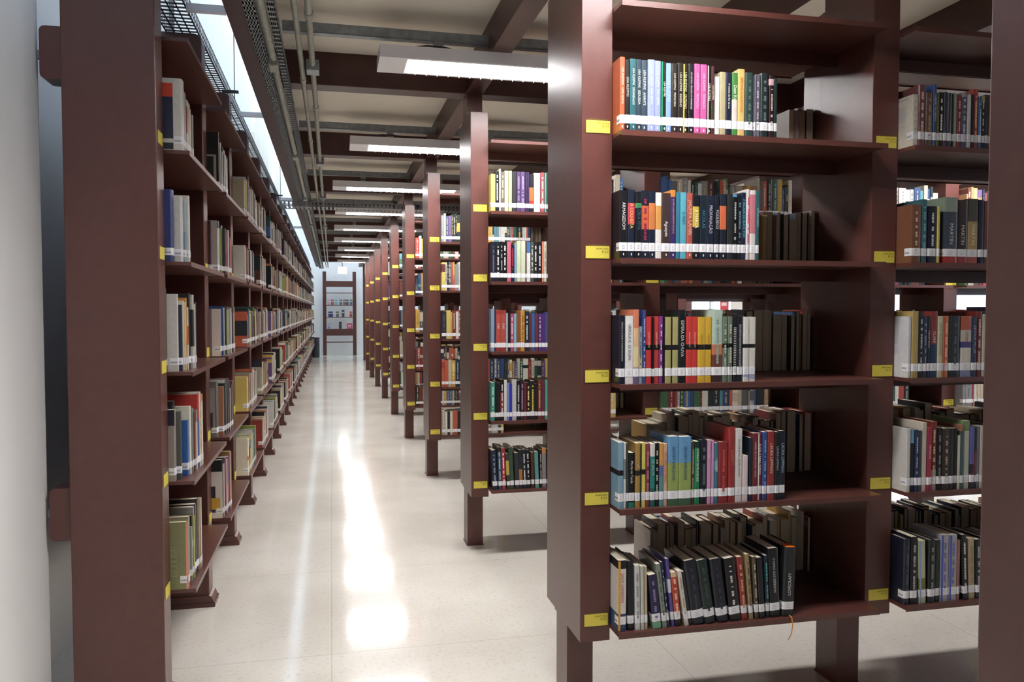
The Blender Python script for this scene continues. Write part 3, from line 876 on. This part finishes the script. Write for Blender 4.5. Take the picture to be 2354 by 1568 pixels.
def book_label(bk):
    key = bk['key']; row = SIDES[key]
    nm = cname(bk['hex']); fat = 'thick' if bk['t'] > .030 else 'slim' if bk['t'] < .014 else ''
    look = (fat+' '+nm).strip()
    if bk['blocks']:
        n2 = cname(bk['blocks'][0][2])
        if n2 != nm: look += ' and '+n2
    look += ' book'
    if key[0] == 'L': where = ['first', 'second', 'third', 'fourth', 'fifth', 'sixth', 'seventh', 'eighth', 'ninth', 'tenth'][key[2]]+' bay of wall bookcase'; n = nth(bk['i']+1)+' from left'
    else:
        where = ['closest bookcase', 'second bookcase', 'third bookcase', 'fourth bookcase'][key[1]]+', bay '+['one', 'two', 'three', 'four'][key[2]]
        n = nth(bk['i']+1)+' from left' if not key[3] else nth(bk['i']+1)+' from right'
    r_ = ROWNAME[key[4]]
    if key[3]: r_ = 'back '+r_
    s_ = look+', '+n+', '+r_+', '+where
    if len(s_.replace(',', '').split()) > 16: s_ = s_.replace('thick ', '').replace('slim ', '')
    if len(s_.split()) > 16: s_ = s_.replace(' wall bookcase', ' left bookcase')
    return s_
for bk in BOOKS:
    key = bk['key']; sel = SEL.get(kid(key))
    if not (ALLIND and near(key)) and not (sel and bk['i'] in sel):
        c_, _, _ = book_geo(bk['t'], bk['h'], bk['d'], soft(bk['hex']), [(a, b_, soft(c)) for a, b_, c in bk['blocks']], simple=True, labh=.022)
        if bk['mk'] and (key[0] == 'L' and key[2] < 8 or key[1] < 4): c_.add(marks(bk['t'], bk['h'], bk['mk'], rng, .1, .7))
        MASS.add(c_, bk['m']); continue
    NIND += 1
    t, h, d = bk['t'], bk['h'], bk['d']
    bl = [(a, b_, soft(c)) for a, b_, c in bk['blocks']]
    cov, pg, lb = book_geo(t, h, d, soft(bk['hex']), bl, bk['hard'])
    pr = MB()
    if bk['left']:
        w0 = min(.3*t, .008); pr.quad((.0005, -.0004, .002), (w0, -.0004, .002), (w0, -.0004, h-.002), (.0005, -.0004, h-.002), lin(bk['left']))
    if bk['ribs']:
        z = .03
        while z < h-.03: pr.quad((0, -.0006, z), (t*.8, -.0006, z), (t*.8, -.0006, z+.0022), (0, -.0006, z+.0022), lin(bk['ribs'])); z += .0052
    for ty, a, b_, c, e_, hx in bk['pics']:
        a, b_, c, e_ = float(a)*d, float(b_)*d, h*(1-float(c)), h*(1-float(e_))
        if ty == 'p': pr.quad((-.0004-len(pr.v)*1e-5, b_, e_), (-.0004-len(pr.v)*1e-5, a, e_), (-.0004-len(pr.v)*1e-5, a, c), (-.0004-len(pr.v)*1e-5, b_, c), lin(hx))
        else:
            z = c; r2 = random.Random(int(t*1e5))
            while z > e_:
                if r2.random() < .88: y1 = a+(b_-a)*r2.uniform(.55, 1) if d > .15 else b_; pr.quad((-.0011, y1, z-.0011), (-.0011, a, z-.0011), (-.0011, a, z), (-.0011, y1, z), lin(hx))
                z -= .0042
    bo = cov.obj('book', 'cloth'); bo.matrix_world = bk['m']
    tag(bo, book_label(bk), 'book', ('books on the wall bookcase' if key[0] == 'L' else 'books on the bookcases right of the aisle'))
    pg.obj('pages', 'pages', bo)
    if t > .004: lb.obj('call_label', 'print', bo)
    if pr.v: pr.obj('cover_print', 'print', bo)
    if bk['text']:
        tx = bk['text']; up = tx[0] == '^'; big = tx[0] == '@'; low = tx[0] == '~'; flat = tx[0] == '%'
        tx = tx.lstrip('^@~%').replace('  ', '   ')
        L0, L1 = (h*.96, .055) if not low else (h*.72, h*.53)
        if low: L0, L1 = h*.78, h*.52
        if big and len(tx) < 9: L0, L1 = h*.62, .055
        if up: L0, L1 = h*.66, .058
        ln_ = L0-L1; sz = min(t*(.98 if big or up else .80), ln_/(.66*len(tx)), .021 if big or up else .0135)
        rot = Matrix.Rotation(R_(90), 4, 'X') @ Matrix.Rotation(R_(90 if up else -90), 4, 'Z')
        text_obj('lettering', tx, sz, text_mat(bk['tc'] or 'd8d4c8'), bo, Matrix.Translation((t*.5, -.0009, (L0+L1)/2)) @ rot, 'CENTER', .98 if big else .92)
    elif bk['mk']:
        marks(t, h, bk['mk'], rng).obj('lettering', 'print', bo)
    if key == ('R', 0, 0, 0, 4) and bk['i'] < 17 or (key == ('R', 0, 0, 0, 3) and bk['i'] in (0, 1, 2, 3, 4, 6, 7, 10, 11, 12, 13, 14, 15)):   # small publisher's mark at the foot of the spine
        pm = MB(); pts = [(t/2+.0026*math.cos(a)*(1 if i % 2 else .6), -.0009, .0115+.0038*math.sin(a)) for i, a in enumerate([R_(v*45) for v in range(8)])]
        n = len(pm.v); pm.v += pts; pm.f.append(tuple(range(8))); pm.c.append(lin('dedad2')); pm.obj('publisher_mark', 'print', bo)
    if bk['text'] and 'LOVECRAFT' in bk['text']:
        MB().quad((t*.15, .002, h+.0004), (t*.9, .002, h+.0004), (t*.9, .045, h+.0004), (t*.15, .045, h+.0004), lin('e8742c')).obj('orange_tag', 'print', bo)
        rb = MB(); P_ = [(t*.5, -.004, .006), (t*.5, -.020, .002), (t*.55, -.023, -.02), (t*.45, -.024, -.045), (t*.2, -.024, -.065)]
        for a, b_ in zip(P_, P_[1:]):
            rb.v += [(a[0]-.0018, a[1], a[2]), (a[0]+.0018, a[1], a[2]), (b_[0]+.0018, b_[1], b_[2]), (b_[0]-.0018, b_[1], b_[2])]; n = len(rb.v)-4; rb.f.append((n, n+1, n+2, n+3)); rb.c.append(lin('d89040'))
        rb.obj('ribbon_marker', 'print', bo)
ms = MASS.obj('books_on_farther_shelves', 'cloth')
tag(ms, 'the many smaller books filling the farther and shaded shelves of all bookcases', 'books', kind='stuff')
# ------------------------------------------------------------------ ceiling lights
def lamp_mesh():
    Lx, Wy, H = 1.24, .235, .055
    hs = MB(); wl = .018
    hs.box(0, Lx, 0, Wy, H-.004, H).box(0, Lx, 0, wl, 0, H-.004).box(0, Lx, Wy-wl, Wy, 0, H-.004).box(0, .125, wl, Wy-wl, 0, H-.004).box(Lx-.125, Lx, wl, Wy-wl, 0, H-.004)
    tb = MB().quad((.125, wl, .016), (.125, Wy-wl, .016), (Lx-.125, Wy-wl, .016), (Lx-.125, wl, .016))
    lv = MB(); x = .175
    while x < Lx-.14: lv.box(x, x+.0022, wl, Wy-wl, -.009, .014); x += .052
    lv.box(.125, Lx-.125, Wy/2-.0008, Wy/2+.0008, -.009, .014)
    return hs.mesh('housing', 'white'), tb.mesh('luminous_opening', 'lampw'), lv.mesh('louver', 'louver')
LH, LT, LL = lamp_mesh()
ME['hanger'] = MB().box(.25, .295, .10, .13, .055, .115).box(.96, 1.0, .10, .13, .055, .115).mesh('hanger', 'galv')
cb = MB().tube([(.10, .09, .058), (.16, .09, .080), (.22, .09, .090), (.30, .09, .088), (.38, .09, .070), (.47, .09, .060)], .004, 6)
ME['cable'] = cb.mesh('cable', 'darksteel', True)
LX = {0: .215, 1: .13, 2: .02, 3: .05, 4: .045, 5: .05, 6: .12, 7: .085, 8: .14, -1: .02}
for i in range(-1, 9):
    for c, dx in enumerate((0, 2.9, 4.85) if i >= 0 else (0, 3.6)):
        yl = 3.572+1.8918*i; r_ = empty('ceiling_light', (LX[i]+dx, yl, 2.400))
        if c == 0: lb_ = ('white fluorescent louvred light over the aisle, %s counting away from the camera' % ORD[i]) if i >= 0 else 'white fluorescent louvred light before the closest bookcase, over the aisle'
        elif i < 0: lb_ = 'white fluorescent louvred light above the floor before the bookcases, %s column' % ['', 'middle', 'window'][c]
        else: lb_ = 'white fluorescent louvred light behind %s bookcase, %s column' % (ORD[i], ['', 'middle', 'window'][c])
        tag(r_, lb_, 'ceiling light', 'fluorescent lights hung under the ceiling')
        mobj('housing', LH, r_); mobj('luminous_opening', LT, r_); mobj('louver', LL, r_); mobj('hanger', ME['hanger'], r_)
        if c == 0: mobj('cable', ME['cable'], r_)
# ------------------------------------------------------------------ galvanised rails, conduits and trays
rl = MB().box(-.20, 6.6, 0, .041, 0, .004).box(-.20, 6.6, 0, .003, 0, .045).box(-.20, 6.6, .038, .041, 0, .045)
ME['rail'] = rl.mesh('support_rail', 'galv')
for i in range(-2, 10):
    y = 3.672+1.8918*i
    if y > YC: continue
    r_ = mobj('support_rail', ME['rail'], None, (0, y, 2.515))
    tag(r_, 'galvanised steel channel crossing under the ceiling, %s' % ('over the camera side of the closest bookcase' if i == -1 else 'farthest behind the camera' if i == -2 else ORD[i] + ' one past the closest bookcase' if i < 9 else 'last one before the end wall'), 'rail', 'galvanised channels carrying the lights')
for x, z, r, nm in ((-.127, 2.434, .0120, 'thin grey conduit under the rails, left one of the separate pair'), (-.0765, 2.434, .0130, 'thin grey conduit under the rails, right one of the separate pair')):
    c_ = MB().tube([(x, YB+.02, z), (x, YC-.1, z)], r, 12).obj('conduit', 'conduit', smooth=True); tag(c_, nm, 'pipe', 'grey conduits under the rails')
    jb = MB(); y = 1.2+(0 if x < -.1 else .55)
    while y < YC-.5:
        jb.tube([(x, y, z), (x, y+.05, z)], r*1.28, 12); y += 1.45
    jb.obj('coupling', 'conduit', c_)
    if x > -.1:
        for y in (3.86, 6.3, 8.2, 11.1, 14.3):
            MB().box(x-.030, x+.030, y, y+.085, z-.030, z+.022).obj('junction_box', 'galv', c_, bevel=.004)
# tray pair and the conduits lying along the edge beam
def tray(x0, x1, z, h, y0, y1, name='cable_tray'):
    m_ = MB(); pitch = .025; y = y0; w_ = x1-x0
    for sx in (x0, x1):
        for zz in (z, z+h-.004): m_.box(sx-.001, sx+.001, y0, y1, zz, zz+.004)
    n = int((y1-y0)/.05)
    for i in range(n):
        y = y0+i*.05
        for sx in (x0, x1): m_.box(sx-.0008, sx+.0008, y, y+.026, z+.004, z+h-.004)
        m_.box(x0, x1, y, y+.030, z, z+.0012)
    for fx in (0, .28, .56, .84): m_.box(x0+w_*fx, x0+w_*fx+.006, y0, y1, z, z+.0013)
    return m_.obj(name, 'tray')
tag(tray(-.306, -.266, 2.400, .045, YB+.1, YC-.1), 'perforated grey cable tray along the edge beam, beam side', 'cable tray', 'perforated trays by the edge beam')
tag(tray(-.221, -.194, 2.402, .040, YB+.1, YC-.1), 'narrow perforated grey cable tray by the edge beam, aisle side', 'cable tray', 'perforated trays by the edge beam')
c_ = MB().tube([(-.2435, YB+.02, 2.408), (-.2435, YC-.1, 2.408)], .0160, 12).obj('conduit', 'conduit', smooth=True); tag(c_, 'thick grey conduit lying between the two perforated trays', 'pipe', 'grey conduits by the edge beam')
for y in (3.72, 5.9, 8.1, 10.6, 13.2): MB().box(-.264, -.223, y, y+.11, 2.372, 2.428).obj('junction_box', 'conduit', c_, bevel=.006)
# perforated tray on top of the wall bookcase
tr = MB(); zt = 2.4645; y0, y1 = 2.9, 21.5; xa, xb = -.672, -.541
n = int((y1-y0)/.04)
for i in range(n):
    y = y0+i*.04
    tr.box(xa, xb, y, y+.018, zt, zt+.0015)
    tr.box(xb-.0008, xb+.0008, y, y+.016, zt, zt+.06)
    tr.box(xa-.0008, xa+.0008, y, y+.016, zt, zt+.06)
for fx in (0, .24, .48, .72, .97): tr.box(xa+(xb-xa)*fx, xa+(xb-xa)*fx+.006, y0, y1, zt, zt+.0016)
for zz in (0, .022, .056): tr.box(xb-.001, xb+.001, y0, y1, zt+zz, zt+zz+.006).box(xa-.001, xa+.001, y0, y1, zt+zz, zt+zz+.006)
tag(tr.obj('cable_tray', 'tray'), 'wide perforated steel cable tray running over the wall bookcase', 'cable tray')
for i, (y, x0, z, hh, mm) in enumerate(((3.32, -.537, 2.445, .030, 'white'), (5.20, -.537, 2.485, .028, 'white'), (9.0, -.537, 2.48, .03, 'white'), (12.0, -.537, 2.48, .03, 'white'))):
    tag(MB().box(x0, -.392, y, y+.022, z, z+hh).obj('tie_bar', mm), 'pale flat bar bridging the wall bookcase and edge beam, %s one' % ORD[i], 'bar', 'pale bars between bookcase top and edge beam')
    if i < 2: pass
for i, y in enumerate((4.33, 8.1)):
    hgr = MB().box(-.535, -.455, y, y+.02, 2.402, 2.414).obj('tray_hanger', 'darksteel'); tag(hgr, 'dark strut under the bookcase-top tray, hung on a thin rod, %s one' % ORD[i], 'strut', 'struts hung on rods')
    MB().tube([(-.475, y+.01, 2.37), (-.475, y+.01, 4.6)], .0022, 6).obj('hanging_rod', 'darksteel', hgr)
xt = MB(); y0, y1, zz = 8.33, 8.56, 2.335
for y in (y0, y1): xt.box(-.50, 3.6, y-.001, y+.001, zz, zz+.010).box(-.50, 3.6, y-.001, y+.001, zz+.045, zz+.055)
for i in range(100):
    x = -.50+i*.041; xt.box(x, x+.020, y0-.0008, y0+.0008, zz+.01, zz+.045).box(x, x+.024, y0, y1, zz, zz+.0012)
tag(xt.obj('cable_tray', 'tray'), 'perforated grey cable tray crossing the aisle beyond the fourth bookcase', 'cable tray')
for i, (ya, yb_, zt_) in enumerate(((10.9, 13.6, 4.10), (14.6, 17.2, 3.9))):
    pr = [(ya, 2.75), (yb_, 2.75)]+[((ya+yb_)/2+(yb_-ya)/2*math.cos(R_(t)), zt_-.5+.5*math.sin(R_(t))) for t in range(0, 181, 15)]
    tag(MB().prism(pr, XW, XW+.05, 'x').obj('wall_panel', 'ceil'), 'pale round-topped panel on the upper left wall, %s' % ['closer one', 'farther one'][i], 'wall panel', 'round-topped panels on the upper wall')
# upper wall: surface pipe and rounded light panels
pp = MB().tube([(XW+.02, 5.55, 2.9), (XW+.02, 5.55, 6.6)], .016, 10)
po = pp.obj('wall_pipe', 'galv', smooth=True); tag(po, 'vertical grey pipe fixed on the bright upper left wall', 'pipe')
MB().box(XW, XW+.045, 5.52, 5.58, 3.62, 3.66).obj('pipe_clamp', 'galv', po)
bx = empty('junction_cabinet', (-.60, 2.83, 2.53))
tag(bx, 'grey metal housing above the near end of the wall bookcase', 'box')
MB().box(-.10, .135, 0, .30, .0, .055).obj('lid', 'galv', bx, bevel=.004); MB().prism([(-.08, .055), (.14, .055), (.10, .30), (-.04, .30)], .05, .28, 'y').obj('body', 'wall', bx)
# ------------------------------------------------------------------ end of the aisle
ds = empty('display_shelf', (-.243, 23.50, 0)); tag(ds, 'open brown display frame with magazines against the bluish end wall', 'display shelf')
W_ = .943
for x in (0, W_-.10): MB().box(x, x+.10, 0, .10, 0, 2.41).obj('post', 'paint', ds, bevel=.003)
for z, h__, nm in ((1.97, .17, 'rail'), (1.785, .02, 'shelf'), (1.43, .02, 'shelf'), (1.085, .02, 'shelf'), (.57, .19, 'rail'), (.365, .03, 'rail')):
    MB().box(.10, W_-.10, -.02 if nm == 'shelf' else 0, .16 if nm == 'shelf' else .08, z, z+h__).obj(nm, 'paint', ds)
MAG = [(1.450, (('c8a0b0', .02), ('b04850', .12), ('7ab0b8', .22), ('5a6c70', .36), ('70645c', .46), ('60484c', .54), ('4c7888', .645))), (1.105, (('3c4880', .04), ('3a3c78', .10), ('5c6a50', .26), ('483a48', .42), ('b84838', .64))), (.762, (('88a0c0', .02), ('2a2e30', .34), ('c83c68', .56)))]
for z, its in MAG:
    for hx, x in its:
        w_ = .076 if hx != 'c83c68' else .16; hh = .155 if hx not in ('2a2e30', '483a48') else .20
        c = lin(hx); m_ = MB().box(0, w_, 0, .006, 0, hh, c).quad((w_*.15, -.0006, hh*.55), (w_*.85, -.0006, hh*.55), (w_*.85, -.0006, hh*.72), (w_*.15, -.0006, hh*.72), lin('d8d4cc' if hx != '2a2e30' else '505458'))
        mo = m_.obj('magazine', 'print'); mo.matrix_world = Matrix.Translation((-.243+.11+x, 23.52, z+.003)) @ Matrix.Rotation(R_(-3), 4, 'X')
        tag(mo, '%s magazine, %s from left, %s tier of display frame by end wall' % (cname(hx), nth(its.index((hx, x))+1), {1.450: 'upper', 1.105: 'middle', .762: 'lower'}[z]), 'magazine', 'magazines on the display frame')
        if hx == 'c83c68': text_obj('lettering', 'A', .13, text_mat('e8d8d8'), mo, Matrix.Translation((w_/2, -.002, hh*.42)) @ Matrix.Rotation(R_(90), 4, 'X'))
gl = empty('globe_lamp', (.28, 21.0, 2.24)); tag(gl, 'small glowing white drum lamp hung at the far end of the aisle', 'ceiling light')
dm = MB(); dm.tube([(0, 0, 0), (0, 0, .03), (0, 0, .14), (0, 0, .165)], .11, 20); dm.obj('shade', 'globe', gl, smooth=False)
MB().tube([(0, 0, .165), (0, 0, 2.622-2.24)], .008, 8).obj('stem', 'darksteel', gl)
bn = empty('waste_bin', (-.46, 22.72, 0)); tag(bn, 'dark rounded waste bin beside the far end of the wall bookcase', 'bin')
bm_ = MB(); bm_.tube([(0, 0, .0), (0, 0, .05), (0, 0, .45), (0, 0, .52)], .13, 18); bm_.obj('body', 'blackcloth', bn, smooth=True)
MB().tube([(0, 0, .52), (0, 0, .545)], .135, 18).obj('lid', 'blackcloth', bn)
sg = MB().box(XR-.03, XR-.015, 13.55, 13.85, 1.30, 1.52, lin('c83848')).box(XR-.032, XR-.030, 13.60, 13.80, 1.38, 1.44, lin('e8e0e0')).obj('wall_sign', 'print'); tag(sg, 'small red and white notice seen through a shelf gap before a bright window', 'sign')
